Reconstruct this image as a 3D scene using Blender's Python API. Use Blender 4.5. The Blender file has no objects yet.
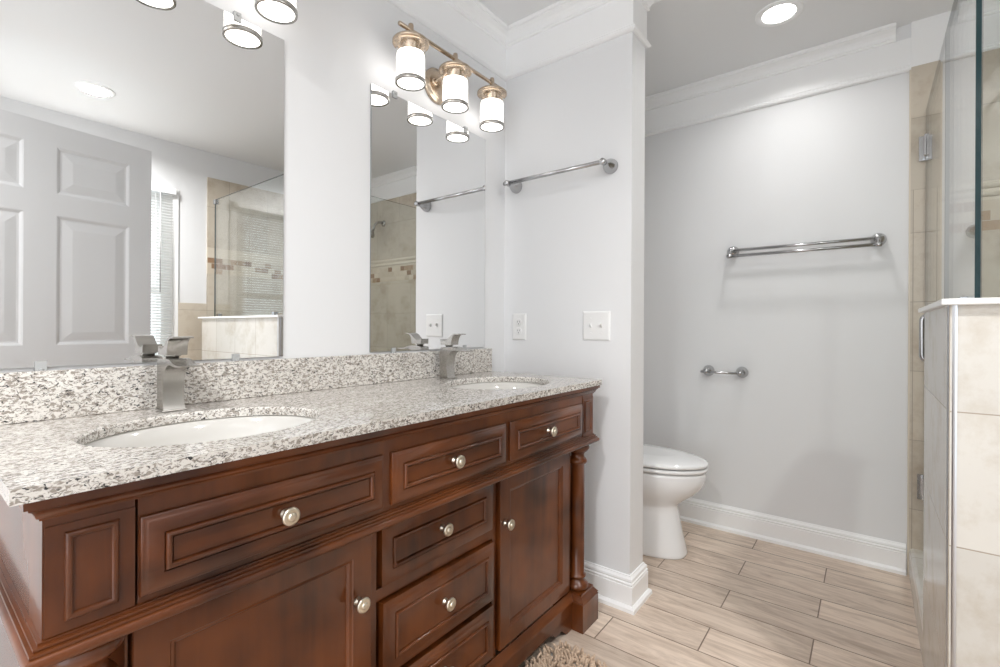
import bpy, bmesh, math, random
from mathutils import Vector, Matrix

random.seed(7)
scene = bpy.context.scene
C = bpy.context.collection
PI = math.pi

# ------------------------------------------------------------------ camera
EYE = 1.088
YAW = math.radians(37.784)
ROLL = 0.0050
f = Vector((math.cos(YAW), math.sin(YAW), 0))
r = Vector((math.sin(YAW), -math.cos(YAW), 0))
u = Vector((0, 0, 1))
c_, s_ = math.cos(ROLL), math.sin(ROLL)
r2 = c_ * r + s_ * u
u2 = c_ * u - s_ * r
cam_data = bpy.data.cameras.new('camera')
cam_data.sensor_width = 36.0
cam_data.lens = 36.0 * 476.94 / 1000.0
cam_data.shift_y = -(333.5 - 327.49) / 1000.0
cam_data.clip_start = 0.01
cam = bpy.data.objects.new('camera', cam_data)
C.objects.link(cam)
M = Matrix((r2, u2, -f)).transposed().to_4x4()
M.translation = Vector((0, 0, EYE))
cam.matrix_world = M
scene.camera = cam

# ------------------------------------------------------------------ world, exposure
world = bpy.data.worlds.new('world')
scene.world = world
world.use_nodes = True
bg = world.node_tree.nodes['Background']
bg.inputs[0].default_value = (0.90, 0.95, 1.0, 1)
bg.inputs[1].default_value = 2.3
vs = scene.view_settings
vs.view_transform = 'Standard'
vs.look = 'None'
vs.exposure = 0.45
vs.gamma = 1.0
vs.use_curve_mapping = False
scene.cycles.max_bounces = 12
scene.cycles.diffuse_bounces = 6
scene.cycles.glossy_bounces = 6
scene.cycles.transparent_max_bounces = 16
scene.cycles.caustics_reflective = False
scene.cycles.caustics_refractive = False
scene.cycles.sample_clamp_indirect = 6.0

CAN_POWER = 22.0          # recessed lamps
LENS_EMIT = 6.0
SHADE_EMIT = 2.4         # vanity lamp shades

# ------------------------------------------------------------------ plan of the room (metres)
W = 1.348                # wall with the mirrors (plane y = W)
XP, XP2, YPE = 1.771, 1.904, 0.731      # partition
XF = 2.795               # far wall
RW = -1.413              # wall with the window
XB = -0.03               # wall behind the camera
H = 2.45                 # ceiling
YT = -0.141              # where the shower tile and the curb begin
XH, XH2 = 1.461, 2.075   # shower knee wall
KW_TOP = 1.143
YG, XG = -0.194, 1.531   # shower glass planes

# ------------------------------------------------------------------ materials
def new_mat(name):
    m = bpy.data.materials.new(name)
    m.use_nodes = True
    nt = m.node_tree
    b = nt.nodes['Principled BSDF']
    return m, nt, b

def N(nt, t, **kw):
    n = nt.nodes.new(t)
    for k, v in kw.items():
        setattr(n, k, v)
    return n

def plain(name, col, rough=0.5, metal=0.0, coat=0.0, bump=0.0, bscale=60.0, vary=0.0, spec=None):
    m, nt, b = new_mat(name)
    b.inputs['Base Color'].default_value = (*col, 1)
    b.inputs['Roughness'].default_value = rough
    b.inputs['Metallic'].default_value = metal
    if spec is not None:
        b.inputs['Specular IOR Level'].default_value = spec
    if coat:
        b.inputs['Coat Weight'].default_value = coat
        b.inputs['Coat Roughness'].default_value = 0.08
    tc = N(nt, 'ShaderNodeTexCoord')
    if vary:
        nz = N(nt, 'ShaderNodeTexNoise')
        nz.inputs['Scale'].default_value = 3.0
        nz.inputs['Detail'].default_value = 4.0
        nt.links.new(tc.outputs['Object'], nz.inputs['Vector'])
        mx = N(nt, 'ShaderNodeMix', data_type='RGBA')
        mx.inputs[6].default_value = (*[c * (1 - vary) for c in col], 1)
        mx.inputs[7].default_value = (*[min(1, c * (1 + vary)) for c in col], 1)
        nt.links.new(nz.outputs['Fac'], mx.inputs[0])
        nt.links.new(mx.outputs[2], b.inputs['Base Color'])
    if bump:
        nz = N(nt, 'ShaderNodeTexNoise')
        nz.inputs['Scale'].default_value = bscale
        nz.inputs['Detail'].default_value = 3.0
        nt.links.new(tc.outputs['Object'], nz.inputs['Vector'])
        bp = N(nt, 'ShaderNodeBump')
        bp.inputs['Strength'].default_value = bump
        bp.inputs['Distance'].default_value = 0.002
        nt.links.new(nz.outputs['Fac'], bp.inputs['Height'])
        nt.links.new(bp.outputs['Normal'], b.inputs['Normal'])
    return m

def emit_mat(name, col, strength):
    m, nt, b = new_mat(name)
    b.inputs['Base Color'].default_value = (0.9, 0.9, 0.9, 1)
    b.inputs['Emission Color'].default_value = (*col, 1)
    b.inputs['Emission Strength'].default_value = strength
    b.inputs['Roughness'].default_value = 0.4
    return m

def wood_mat(name, axis, dark=(0.040, 0.0098, 0.0026), light=(0.168, 0.045, 0.0088)):
    m, nt, b = new_mat(name)
    tc = N(nt, 'ShaderNodeTexCoord')
    mp = N(nt, 'ShaderNodeMapping')
    sc = [26, 26, 26]
    sc[axis] = 1.6
    mp.inputs['Scale'].default_value = sc
    nt.links.new(tc.outputs['Object'], mp.inputs['Vector'])
    n1 = N(nt, 'ShaderNodeTexNoise')
    n1.inputs['Scale'].default_value = 1.0
    n1.inputs['Detail'].default_value = 6.0
    n1.inputs['Roughness'].default_value = 0.6
    n1.inputs['Distortion'].default_value = 0.4
    nt.links.new(mp.outputs['Vector'], n1.inputs['Vector'])
    n2 = N(nt, 'ShaderNodeTexNoise')
    n2.inputs['Scale'].default_value = 5.5
    n2.inputs['Detail'].default_value = 2.0
    nt.links.new(tc.outputs['Object'], n2.inputs['Vector'])
    ad = N(nt, 'ShaderNodeMath', operation='MULTIPLY_ADD')
    nt.links.new(n1.outputs['Fac'], ad.inputs[0])
    ad.inputs[1].default_value = 0.28
    m2 = N(nt, 'ShaderNodeMath', operation='MULTIPLY')
    m2.inputs[1].default_value = 0.72
    nt.links.new(n2.outputs['Fac'], m2.inputs[0])
    nt.links.new(m2.outputs[0], ad.inputs[2])
    cr = N(nt, 'ShaderNodeValToRGB')
    cr.color_ramp.elements[0].position = 0.34
    cr.color_ramp.elements[0].color = (*dark, 1)
    cr.color_ramp.elements[1].position = 0.66
    cr.color_ramp.elements[1].color = (*light, 1)
    nt.links.new(ad.outputs[0], cr.inputs['Fac'])
    nt.links.new(cr.outputs['Color'], b.inputs['Base Color'])
    b.inputs['Roughness'].default_value = 0.42
    b.inputs['Coat Weight'].default_value = 0.8
    b.inputs['Coat Roughness'].default_value = 0.10
    b.inputs['Specular IOR Level'].default_value = 0.2
    return m

def granite_mat(name):
    m, nt, b = new_mat(name)
    tc = N(nt, 'ShaderNodeTexCoord')
    mp = N(nt, 'ShaderNodeMapping')
    mp.inputs['Scale'].default_value = (0.75, 1.25, 1.25)
    nt.links.new(tc.outputs['Object'], mp.inputs['Vector'])
    # warm and cool patches
    n0 = N(nt, 'ShaderNodeTexNoise')
    n0.inputs['Scale'].default_value = 9.0
    n0.inputs['Detail'].default_value = 3.0
    nt.links.new(mp.outputs['Vector'], n0.inputs['Vector'])
    cr0 = N(nt, 'ShaderNodeValToRGB')
    cr0.color_ramp.elements[0].position = 0.35
    cr0.color_ramp.elements[0].color = (0.67, 0.64, 0.60, 1)
    cr0.color_ramp.elements[1].position = 0.65
    cr0.color_ramp.elements[1].color = (0.77, 0.745, 0.705, 1)
    nt.links.new(n0.outputs['Fac'], cr0.inputs['Fac'])
    # taupe grains
    n1 = N(nt, 'ShaderNodeTexNoise')
    n1.inputs['Scale'].default_value = 150.0
    n1.inputs['Detail'].default_value = 4.0
    n1.inputs['Roughness'].default_value = 0.65
    n1.inputs['Distortion'].default_value = 0.8
    nt.links.new(mp.outputs['Vector'], n1.inputs['Vector'])
    cr1 = N(nt, 'ShaderNodeValToRGB')
    cr1.color_ramp.elements[0].position = 0.490
    cr1.color_ramp.elements[0].color = (0, 0, 0, 1)
    cr1.color_ramp.elements[1].position = 0.565
    cr1.color_ramp.elements[1].color = (1, 1, 1, 1)
    nt.links.new(n1.outputs['Fac'], cr1.inputs['Fac'])
    mx1 = N(nt, 'ShaderNodeMix', data_type='RGBA')
    nt.links.new(cr1.outputs['Color'], mx1.inputs[0])
    nt.links.new(cr0.outputs['Color'], mx1.inputs[6])
    mx1.inputs[7].default_value = (0.31, 0.275, 0.24, 1)
    # dark flecks
    n2 = N(nt, 'ShaderNodeTexNoise')
    n2.inputs['Scale'].default_value = 170.0
    n2.inputs['Detail'].default_value = 3.0
    n2.inputs['Roughness'].default_value = 0.6
    n2.inputs['Distortion'].default_value = 1.0
    off = N(nt, 'ShaderNodeVectorMath', operation='ADD')
    off.inputs[1].default_value = (3.7, 1.3, 8.1)
    nt.links.new(mp.outputs['Vector'], off.inputs[0])
    nt.links.new(off.outputs[0], n2.inputs['Vector'])
    cr2 = N(nt, 'ShaderNodeValToRGB')
    cr2.color_ramp.elements[0].position = 0.585
    cr2.color_ramp.elements[0].color = (0, 0, 0, 1)
    cr2.color_ramp.elements[1].position = 0.635
    cr2.color_ramp.elements[1].color = (1, 1, 1, 1)
    nt.links.new(n2.outputs['Fac'], cr2.inputs['Fac'])
    mx2 = N(nt, 'ShaderNodeMix', data_type='RGBA')
    nt.links.new(cr2.outputs['Color'], mx2.inputs[0])
    nt.links.new(mx1.outputs[2], mx2.inputs[6])
    mx2.inputs[7].default_value = (0.035, 0.035, 0.036, 1)
    nt.links.new(mx2.outputs[2], b.inputs['Base Color'])
    b.inputs['Roughness'].default_value = 0.12
    return m

def tile_mat(name, ua, va, u0, v0, w, h, base, dark, grout, offset=0.0, rough=0.28, mortar=0.0016, cells=None):
    """Rectangular tiles: world axis ua runs along a course, va across the courses."""
    m, nt, b = new_mat(name)
    tc = N(nt, 'ShaderNodeTexCoord')
    sp = N(nt, 'ShaderNodeSeparateXYZ')
    nt.links.new(tc.outputs['Object'], sp.inputs[0])
    cb = N(nt, 'ShaderNodeCombineXYZ')
    for k, (ax, o0, per) in enumerate(((ua, u0, w), (va, v0, h))):
        a = N(nt, 'ShaderNodeMath', operation='ADD')
        a.inputs[1].default_value = -o0 + 40 * per
        nt.links.new(sp.outputs[ax], a.inputs[0])
        nt.links.new(a.outputs[0], cb.inputs[k])
    br = N(nt, 'ShaderNodeTexBrick')
    br.offset = offset
    br.offset_frequency = 2
    br.inputs['Scale'].default_value = 1.0
    br.inputs['Brick Width'].default_value = w
    br.inputs['Row Height'].default_value = h
    br.inputs['Mortar Size'].default_value = mortar
    br.inputs['Mortar Smooth'].default_value = 0.2
    br.inputs['Bias'].default_value = 0.0
    br.inputs['Color1'].default_value = (0, 0, 0, 1)
    br.inputs['Color2'].default_value = (1, 1, 1, 1)
    br.inputs['Mortar'].default_value = (0.5, 0.5, 0.5, 1)
    nt.links.new(cb.outputs[0], br.inputs['Vector'])
    n1 = N(nt, 'ShaderNodeTexNoise')
    n1.inputs['Scale'].default_value = 7.0
    n1.inputs['Detail'].default_value = 7.0
    n1.inputs['Roughness'].default_value = 0.68
    nt.links.new(tc.outputs['Object'], n1.inputs['Vector'])
    cr = N(nt, 'ShaderNodeValToRGB')
    cr.color_ramp.elements[0].position = 0.30
    cr.color_ramp.elements[0].color = (*dark, 1)
    cr.color_ramp.elements[1].position = 0.52
    cr.color_ramp.elements[1].color = (*base, 1)
    nt.links.new(n1.outputs['Fac'], cr.inputs['Fac'])
    col = cr.outputs['Color']
    sep = N(nt, 'ShaderNodeSeparateColor')
    nt.links.new(br.outputs['Color'], sep.inputs[0])
    if cells:
        cr2 = N(nt, 'ShaderNodeValToRGB')
        cr2.color_ramp.interpolation = 'CONSTANT'
        els = cr2.color_ramp.elements
        while len(els) < len(cells):
            els.new(0.5)
        for k, cc in enumerate(cells):
            els[k].position = k / len(cells)
            els[k].color = (*cc, 1)
        nt.links.new(sep.outputs[0], cr2.inputs['Fac'])
        col = cr2.outputs['Color']
    else:
        mv = N(nt, 'ShaderNodeMath', operation='MULTIPLY_ADD')
        mv.inputs[1].default_value = 0.14
        mv.inputs[2].default_value = 0.93
        nt.links.new(sep.outputs[0], mv.inputs[0])
        vm = N(nt, 'ShaderNodeVectorMath', operation='SCALE')
        nt.links.new(col, vm.inputs[0])
        nt.links.new(mv.outputs[0], vm.inputs['Scale'])
        col = vm.outputs[0]
    mg = N(nt, 'ShaderNodeMix', data_type='RGBA')
    nt.links.new(br.outputs['Fac'], mg.inputs[0])
    nt.links.new(col, mg.inputs[6])
    mg.inputs[7].default_value = (*grout, 1)
    nt.links.new(mg.outputs[2], b.inputs['Base Color'])
    b.inputs['Roughness'].default_value = rough
    bp = N(nt, 'ShaderNodeBump', invert=True)
    bp.inputs['Strength'].default_value = 0.35
    bp.inputs['Distance'].default_value = 0.002
    nt.links.new(br.outputs['Fac'], bp.inputs['Height'])
    nt.links.new(bp.outputs['Normal'], b.inputs['Normal'])
    return m

def plank_mat(name):
    m, nt, b = new_mat(name)
    tc = N(nt, 'ShaderNodeTexCoord')
    sp = N(nt, 'ShaderNodeSeparateXYZ')
    nt.links.new(tc.outputs['Object'], sp.inputs[0])
    cb = N(nt, 'ShaderNodeCombineXYZ')
    for k, (ax, o) in enumerate((('Y', -0.455 + 0.304 + 0.608 * 20), ('X', -1.685 + 0.1575 * 20))):
        a = N(nt, 'ShaderNodeMath', operation='ADD')
        a.inputs[1].default_value = o
        nt.links.new(sp.outputs[ax], a.inputs[0])
        nt.links.new(a.outputs[0], cb.inputs[k])
    br = N(nt, 'ShaderNodeTexBrick')
    br.offset = 0.5
    br.offset_frequency = 2
    br.inputs['Scale'].default_value = 1.0
    br.inputs['Brick Width'].default_value = 0.608
    br.inputs['Row Height'].default_value = 0.1575
    br.inputs['Mortar Size'].default_value = 0.0023
    br.inputs['Mortar Smooth'].default_value = 0.1
    br.inputs['Bias'].default_value = 0.0
    br.inputs['Color1'].default_value = (0, 0, 0, 1)
    br.inputs['Color2'].default_value = (1, 1, 1, 1)
    nt.links.new(cb.outputs[0], br.inputs['Vector'])
    sep = N(nt, 'ShaderNodeSeparateColor')
    nt.links.new(br.outputs['Color'], sep.inputs[0])
    # grain, shifted for every plank
    sh = N(nt, 'ShaderNodeMath', operation='MULTIPLY')
    sh.inputs[1].default_value = 9.0
    nt.links.new(sep.outputs[0], sh.inputs[0])
    cb2 = N(nt, 'ShaderNodeCombineXYZ')
    nt.links.new(sh.outputs[0], cb2.inputs[2])
    va = N(nt, 'ShaderNodeVectorMath', operation='ADD')
    nt.links.new(tc.outputs['Object'], va.inputs[0])
    nt.links.new(cb2.outputs[0], va.inputs[1])
    mp = N(nt, 'ShaderNodeMapping')
    mp.inputs['Scale'].default_value = (24, 3.2, 1)
    nt.links.new(va.outputs[0], mp.inputs['Vector'])
    n1 = N(nt, 'ShaderNodeTexNoise')
    n1.inputs['Scale'].default_value = 1.0
    n1.inputs['Detail'].default_value = 9.0
    n1.inputs['Roughness'].default_value = 0.68
    n1.inputs['Distortion'].default_value = 1.6
    nt.links.new(mp.outputs['Vector'], n1.inputs['Vector'])
    cr = N(nt, 'ShaderNodeValToRGB')
    cr.color_ramp.elements[0].position = 0.26
    cr.color_ramp.elements[0].color = (0.41, 0.305, 0.235, 1)
    cr.color_ramp.elements[1].position = 0.60
    cr.color_ramp.elements[1].color = (0.74, 0.615, 0.51, 1)
    nt.links.new(n1.outputs['Fac'], cr.inputs['Fac'])
    mv = N(nt, 'ShaderNodeMath', operation='MULTIPLY_ADD')
    mv.inputs[1].default_value = 0.22
    mv.inputs[2].default_value = 0.84
    nt.links.new(sep.outputs[0], mv.inputs[0])
    vm = N(nt, 'ShaderNodeVectorMath', operation='SCALE')
    nt.links.new(cr.outputs['Color'], vm.inputs[0])
    nt.links.new(mv.outputs[0], vm.inputs['Scale'])
    mg = N(nt, 'ShaderNodeMix', data_type='RGBA')
    nt.links.new(br.outputs['Fac'], mg.inputs[0])
    nt.links.new(vm.outputs[0], mg.inputs[6])
    mg.inputs[7].default_value = (0.20, 0.145, 0.105, 1)
    nt.links.new(mg.outputs[2], b.inputs['Base Color'])
    b.inputs['Roughness'].default_value = 0.42
    bp = N(nt, 'ShaderNodeBump', invert=True)
    bp.inputs['Strength'].default_value = 0.4
    bp.inputs['Distance'].default_value = 0.002
    nt.links.new(br.outputs['Fac'], bp.inputs['Height'])
    nt.links.new(bp.outputs['Normal'], b.inputs['Normal'])
    return m

def glass_mat(name, tint):
    m = bpy.data.materials.new(name)
    m.use_nodes = True
    nt = m.node_tree
    nt.nodes.clear()
    out = N(nt, 'ShaderNodeOutputMaterial')
    mix = N(nt, 'ShaderNodeMixShader')
    tr = N(nt, 'ShaderNodeBsdfTransparent')
    tr.inputs[0].default_value = (*tint, 1)
    gl = N(nt, 'ShaderNodeBsdfGlossy')
    gl.inputs['Roughness'].default_value = 0.0
    gl.inputs['Color'].default_value = (1, 1, 1, 1)
    geo = N(nt, 'ShaderNodeNewGeometry')
    mi = N(nt, 'ShaderNodeMix', data_type='FLOAT')
    mi.inputs[2].default_value = 1.45
    mi.inputs[3].default_value = 1 / 1.45
    nt.links.new(geo.outputs['Backfacing'], mi.inputs[0])
    fr = N(nt, 'ShaderNodeFresnel')
    nt.links.new(mi.outputs[0], fr.inputs['IOR'])
    nt.links.new(fr.outputs[0], mix.inputs[0])
    nt.links.new(tr.outputs[0], mix.inputs[1])
    nt.links.new(gl.outputs[0], mix.inputs[2])
    nt.links.new(mix.outputs[0], out.inputs['Surface'])
    return m

def slat_mat(name):
    m = bpy.data.materials.new(name)
    m.use_nodes = True
    nt = m.node_tree
    nt.nodes.clear()
    out = N(nt, 'ShaderNodeOutputMaterial')
    mix = N(nt, 'ShaderNodeMixShader')
    d = N(nt, 'ShaderNodeBsdfDiffuse')
    d.inputs[0].default_value = (0.86, 0.86, 0.85, 1)
    t = N(nt, 'ShaderNodeBsdfTranslucent')
    t.inputs[0].default_value = (0.86, 0.86, 0.85, 1)
    mix.inputs[0].default_value = 0.35
    nt.links.new(d.outputs[0], mix.inputs[1])
    nt.links.new(t.outputs[0], mix.inputs[2])
    nt.links.new(mix.outputs[0], out.inputs['Surface'])
    return m

wall_paint = plain('wall_paint', (0.76, 0.765, 0.775), 0.55, bump=0.05, bscale=180)
white_trim = plain('white_trim', (0.89, 0.893, 0.897), 0.35)
ceiling_paint = plain('ceiling_paint', (0.80, 0.805, 0.81), 0.7)
door_paint = plain('door_paint', (0.70, 0.71, 0.72), 0.4)
plastic_white = plain('plastic_white', (0.80, 0.80, 0.795), 0.3)
slot_dark = plain('slot_dark', (0.05, 0.05, 0.05), 0.6)
porcelain = plain('porcelain', (0.82, 0.825, 0.83), 0.08, coat=0.5)
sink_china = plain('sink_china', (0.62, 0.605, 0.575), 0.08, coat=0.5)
nickel = plain('brushed_nickel', (0.45, 0.435, 0.41), 0.27, 1.0, bump=0.04, bscale=250)
chrome = plain('polished_chrome', (0.47, 0.47, 0.475), 0.16, 1.0)
brass_nickel = plain('satin_bronze_nickel', (0.56, 0.46, 0.36), 0.24, 1.0)
knob_metal = plain('antique_pewter', (0.72, 0.66, 0.55), 0.3, 1.0)
knob_dark = plain('antique_pewter_recess', (0.25, 0.23, 0.19), 0.4, 1.0)
cap_stone = plain('white_stone_cap', (0.85, 0.85, 0.84), 0.2, vary=0.03)
metal_edge = plain('satin_metal_edge', (0.56, 0.57, 0.59), 0.32, 1.0)
mirror_mat = plain('mirror_silver', (0.90, 0.905, 0.905), 0.0, 1.0)
mirror_edge = plain('mirror_edge', (0.30, 0.32, 0.33), 0.3, 0.6)
clip_mat = plain('clear_plastic', (0.42, 0.43, 0.43), 0.15)
wood_h = wood_mat('cherry_wood_level_grain', 0)
wood_v = wood_mat('cherry_wood_upright_grain', 2)
granite = granite_mat('speckled_granite')
floor_mat = plank_mat('wood_look_plank_tile')
TB, TD, TG = (0.57, 0.51, 0.425), (0.45, 0.375, 0.29), (0.37, 0.32, 0.26)
tile_far_low = tile_mat('shower_tile_far_low', 'Y', 'Z', -0.15, 0.905, 0.305, 0.305, TB, TD, TG)
tile_far_up = tile_mat('shower_tile_far_up', 'Y', 'Z', -0.30, 1.704, 0.305, 0.317, TB, TD, TG)
tile_right = tile_mat('shower_tile_right', 'X', 'Z', 1.539, 0.905, 0.305, 0.305, TB, TD, TG)
tile_right_up = tile_mat('shower_tile_right_up', 'X', 'Z', 1.70, 1.704, 0.305, 0.317, TB, TD, TG)
KB, KD = (0.60, 0.58, 0.54), (0.50, 0.455, 0.39)
tile_knee_front = tile_mat('knee_wall_tile_front', 'Y', 'Z', YT, 0.905, 0.296, 0.30, KB, KD, TG, rough=0.2)
tile_knee_side = tile_mat('knee_wall_tile_side', 'X', 'Z', XH, 0.905, 0.61, 0.30, KB, KD, TG, rough=0.2)
mosaic_cells = [(0.62, 0.54, 0.43), (0.27, 0.16, 0.09), (0.55, 0.47, 0.37), (0.66, 0.58, 0.47),
                (0.32, 0.20, 0.12), (0.60, 0.52, 0.42), (0.40, 0.28, 0.18), (0.65, 0.58, 0.47)]
mosaic_far = tile_mat('mosaic_far', 'Y', 'Z', 0.0, 1.497, 0.056, 0.0425, TB, TD, (0.55, 0.49, 0.40), offset=0.5, cells=mosaic_cells)
mosaic_right = tile_mat('mosaic_right', 'X', 'Z', 0.0, 1.497, 0.056, 0.0425, TB, TD, (0.55, 0.49, 0.40), offset=0.5, cells=mosaic_cells)
pencil_mat = plain('pencil_tile', (0.68, 0.61, 0.51), 0.25)
shower_floor_mat = tile_mat('shower_floor_tile', 'X', 'Y', 0.0, 0.0, 0.052, 0.052, TB, TD, TG)
glass_clear = glass_mat('clear_glass', (0.95, 0.965, 0.955))
glass_shade = glass_mat('lamp_clear_glass', (0.98, 0.98, 0.98))
glass_window = glass_mat('window_glass', (0.95, 0.97, 0.97))
glass_edge = plain('glass_edge_teal', (0.005, 0.022, 0.025), 0.15)
frosted = emit_mat('frosted_lit_glass', (1.0, 0.96, 0.91), SHADE_EMIT)
lens_mat = emit_mat('lit_lens', (1.0, 0.98, 0.95), LENS_EMIT)
blind_mat = slat_mat('blind_white')
rug_mat = plain('rug_beige', (0.56, 0.42, 0.31), 0.9, vary=0.25)
rug_back = plain('rug_backing', (0.25, 0.24, 0.22), 0.9)

# ------------------------------------------------------------------ mesh helpers
def bm_box(bm, x0, x1, y0, y1, z0, z1, mi=0):
    vs_ = [bm.verts.new(p) for p in ((x0, y0, z0), (x1, y0, z0), (x1, y1, z0), (x0, y1, z0),
                                     (x0, y0, z1), (x1, y0, z1), (x1, y1, z1), (x0, y1, z1))]
    for q in ((0, 3, 2, 1), (4, 5, 6, 7), (0, 1, 5, 4), (1, 2, 6, 5), (2, 3, 7, 6), (3, 0, 4, 7)):
        bm.faces.new([vs_[i] for i in q]).material_index = mi

def bm_loft(bm, rings, closed=True, cap0=True, cap1=True, smooth=False, mi=0):
    V = [[bm.verts.new(p) for p in ring] for ring in rings]
    n = len(V[0])
    for a, b in zip(V[:-1], V[1:]):
        for k in range(n if closed else n - 1):
            fc = bm.faces.new((a[k], a[(k + 1) % n], b[(k + 1) % n], b[k]))
            fc.smooth = smooth
            fc.material_index = mi
    if cap0:
        bm.faces.new(V[0][::-1]).material_index = mi
    if cap1:
        bm.faces.new(V[-1]).material_index = mi
    return V

def bm_lathe(bm, prof, origin, axis='Z', seg=28, smooth=True, mi=0, cap0=True, cap1=True):
    o = Vector(origin)
    rings = []
    for rad, h in prof:
        ring = []
        for k in range(seg):
            a = 2 * PI * k / seg
            ca, sa = rad * math.cos(a), rad * math.sin(a)
            if axis == 'Z':
                p = (ca, sa, h)
            elif axis == 'Y':      # h towards -y
                p = (ca, -h, sa)
            else:                  # h towards -x
                p = (-h, -ca, sa)
            ring.append(o + Vector(p))
        rings.append(ring)
    bm_loft(bm, rings, True, cap0, cap1, smooth, mi)

def bm_tube(bm, pts, rad, seg=12, smooth=True, mi=0):
    P = [Vector(p) for p in pts]
    rings = []
    prev = None
    for i, p in enumerate(P):
        t = (P[min(i + 1, len(P) - 1)] - P[max(i - 1, 0)]).normalized()
        if prev is None:
            ref = Vector((0, 0, 1)) if abs(t.z) < 0.9 else Vector((1, 0, 0))
            a = t.cross(ref).normalized()
        else:
            a = (prev - t * prev.dot(t)).normalized()
        prev = a
        b = t.cross(a)
        rr = rad[i] if isinstance(rad, (list, tuple)) else rad
        rings.append([p + rr * (math.cos(2 * PI * k / seg) * a + math.sin(2 * PI * k / seg) * b) for k in range(seg)])
    bm_loft(bm, rings, True, True, True, smooth, mi)

def bm_prism(bm, prof, x0, x1, axis='X', smooth=False, mi=0):
    """prof: list of 2-D points, extruded along axis."""
    def P(q, t):
        if axis == 'X':
            return (t, q[0], q[1])
        if axis == 'Y':
            return (q[0], t, q[1])
        return (q[0], q[1], t)
    bm_loft(bm, [[P(q, x0) for q in prof], [P(q, x1) for q in prof]], True, True, True, smooth, mi)

def obj(name, bm, mats, parent=None, bevel=0.0, smooth=0):
    bmesh.ops.recalc_face_normals(bm, faces=bm.faces)
    me = bpy.data.meshes.new(name)
    bm.to_mesh(me)
    bm.free()
    if smooth:
        me.shade_smooth()
        me.set_sharp_from_angle(angle=math.radians(smooth))
    for m in (mats if isinstance(mats, (list, tuple)) else [mats]):
        me.materials.append(m)
    o = bpy.data.objects.new(name, me)
    C.objects.link(o)
    if parent is not None:
        o.parent = parent
        pm = parent
        inv = Vector(parent.location)
        while pm.parent is not None:
            pm = pm.parent
            inv += Vector(pm.location)
        o.location = -inv
    if bevel:
        md = o.modifiers.new('bevel', 'BEVEL')
        md.width = bevel
        md.segments = 2
        md.limit_method = 'ANGLE'
        md.angle_limit = math.radians(40)
    return o

def box(name, x0, x1, y0, y1, z0, z1, mat, parent=None, bevel=0.0):
    bm = bmesh.new()
    bm_box(bm, x0, x1, y0, y1, z0, z1)
    return obj(name, bm, mat, parent, bevel)

def tag(o, label, cat, group=None):
    o['label'] = label
    o['category'] = cat
    if group:
        o['group'] = group
    return o

def thing(name, label, cat, loc=(0, 0, 0), group=None):
    o = bpy.data.objects.new(name, None)
    o.empty_display_size = 0.05
    C.objects.link(o)
    o.location = loc
    return tag(o, label, cat, group)

def struct(o):
    o['kind'] = 'structure'
    return o

def sweep(bm, path, prof, start=0, end=None, cap=True):
    """Profile (offset to the right of the path, z) swept along a 2-D path with mitres."""
    P = [Vector((*p, 0)) for p in path]
    n = len(P)
    end = n - 1 if end is None else end
    rings = []
    for i in range(n):
        d0 = (P[i] - P[i - 1]).normalized() if i > 0 else None
        d1 = (P[i + 1] - P[i]).normalized() if i < n - 1 else None
        d0 = d0 or d1
        d1 = d1 or d0
        r0 = Vector((d0.y, -d0.x, 0))
        r1 = Vector((d1.y, -d1.x, 0))
        m_ = (r0 + r1).normalized()
        k = 1 / max(0.2, m_.dot(r0))
        rings.append([P[i] + m_ * (k * q[0]) + Vector((0, 0, q[1])) for q in prof])
    bm_loft(bm, rings[start:end + 1], True, cap, cap)

def dense(pts, n=4):
    """Catmull-Rom points through a 2-D outline."""
    out = []
    for i in range(len(pts) - 1):
        p0, p1, p2, p3 = pts[max(i - 1, 0)], pts[i], pts[i + 1], pts[min(i + 2, len(pts) - 1)]
        for k in range(n):
            t = k / n
            out.append(tuple(0.5 * (2 * b + (c - a) * t + (2 * a - 5 * b + 4 * c - d) * t * t + (3 * b - a - 3 * c + d) * t ** 3)
                             for a, b, c, d in zip(p0, p1, p2, p3)))
    return out + [tuple(pts[-1])]

def rect_rings(bm, x0, x1, z0, z1, y, rings, mi=0):
    """Front facing -y built from nested rectangles; rings = (inset, height in front of y)."""
    R = []
    for ins, d in rings:
        R.append([(x0 + ins, y - d, z0 + ins), (x1 - ins, y - d, z0 + ins),
                  (x1 - ins, y - d, z1 - ins), (x0 + ins, y - d, z1 - ins)])
    bm_loft(bm, R, True, True, True)

# ------------------------------------------------------------------ the shell
struct(box('floor', -1.6, XF + 0.12, RW - 0.12, W + 0.12, -0.06, 0.0, floor_mat))
struct(box('ceiling', -1.42, XF + 0.12, RW - 0.12, W + 0.12, H, H + 0.08, ceiling_paint))
struct(box('wall_left', -1.30, XF + 0.12, W, W + 0.12, 0, H, wall_paint))
struct(box('wall_far', XF, XF + 0.12, RW - 0.12, W, 0, H, wall_paint))
struct(box('wall_partition', XP, XP2, YPE, W, 0, H, wall_paint))

# unseen wall behind the camera, set back, its doorway left open for fill daylight
bm = bmesh.new()
bm_box(bm, -1.42, -1.30, 0.70, W + 0.12, 0, H)
bm_box(bm, -1.42, -1.30, -0.42, 0.70, 2.06, H)
bm_box(bm, -1.42, XB - 0.12, -0.42, -0.30, 0, H)
bm_box(bm, XB - 0.12, XB, RW - 0.12, -0.30, 0, H)
struct(obj('wall_back', bm, wall_paint))

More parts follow.
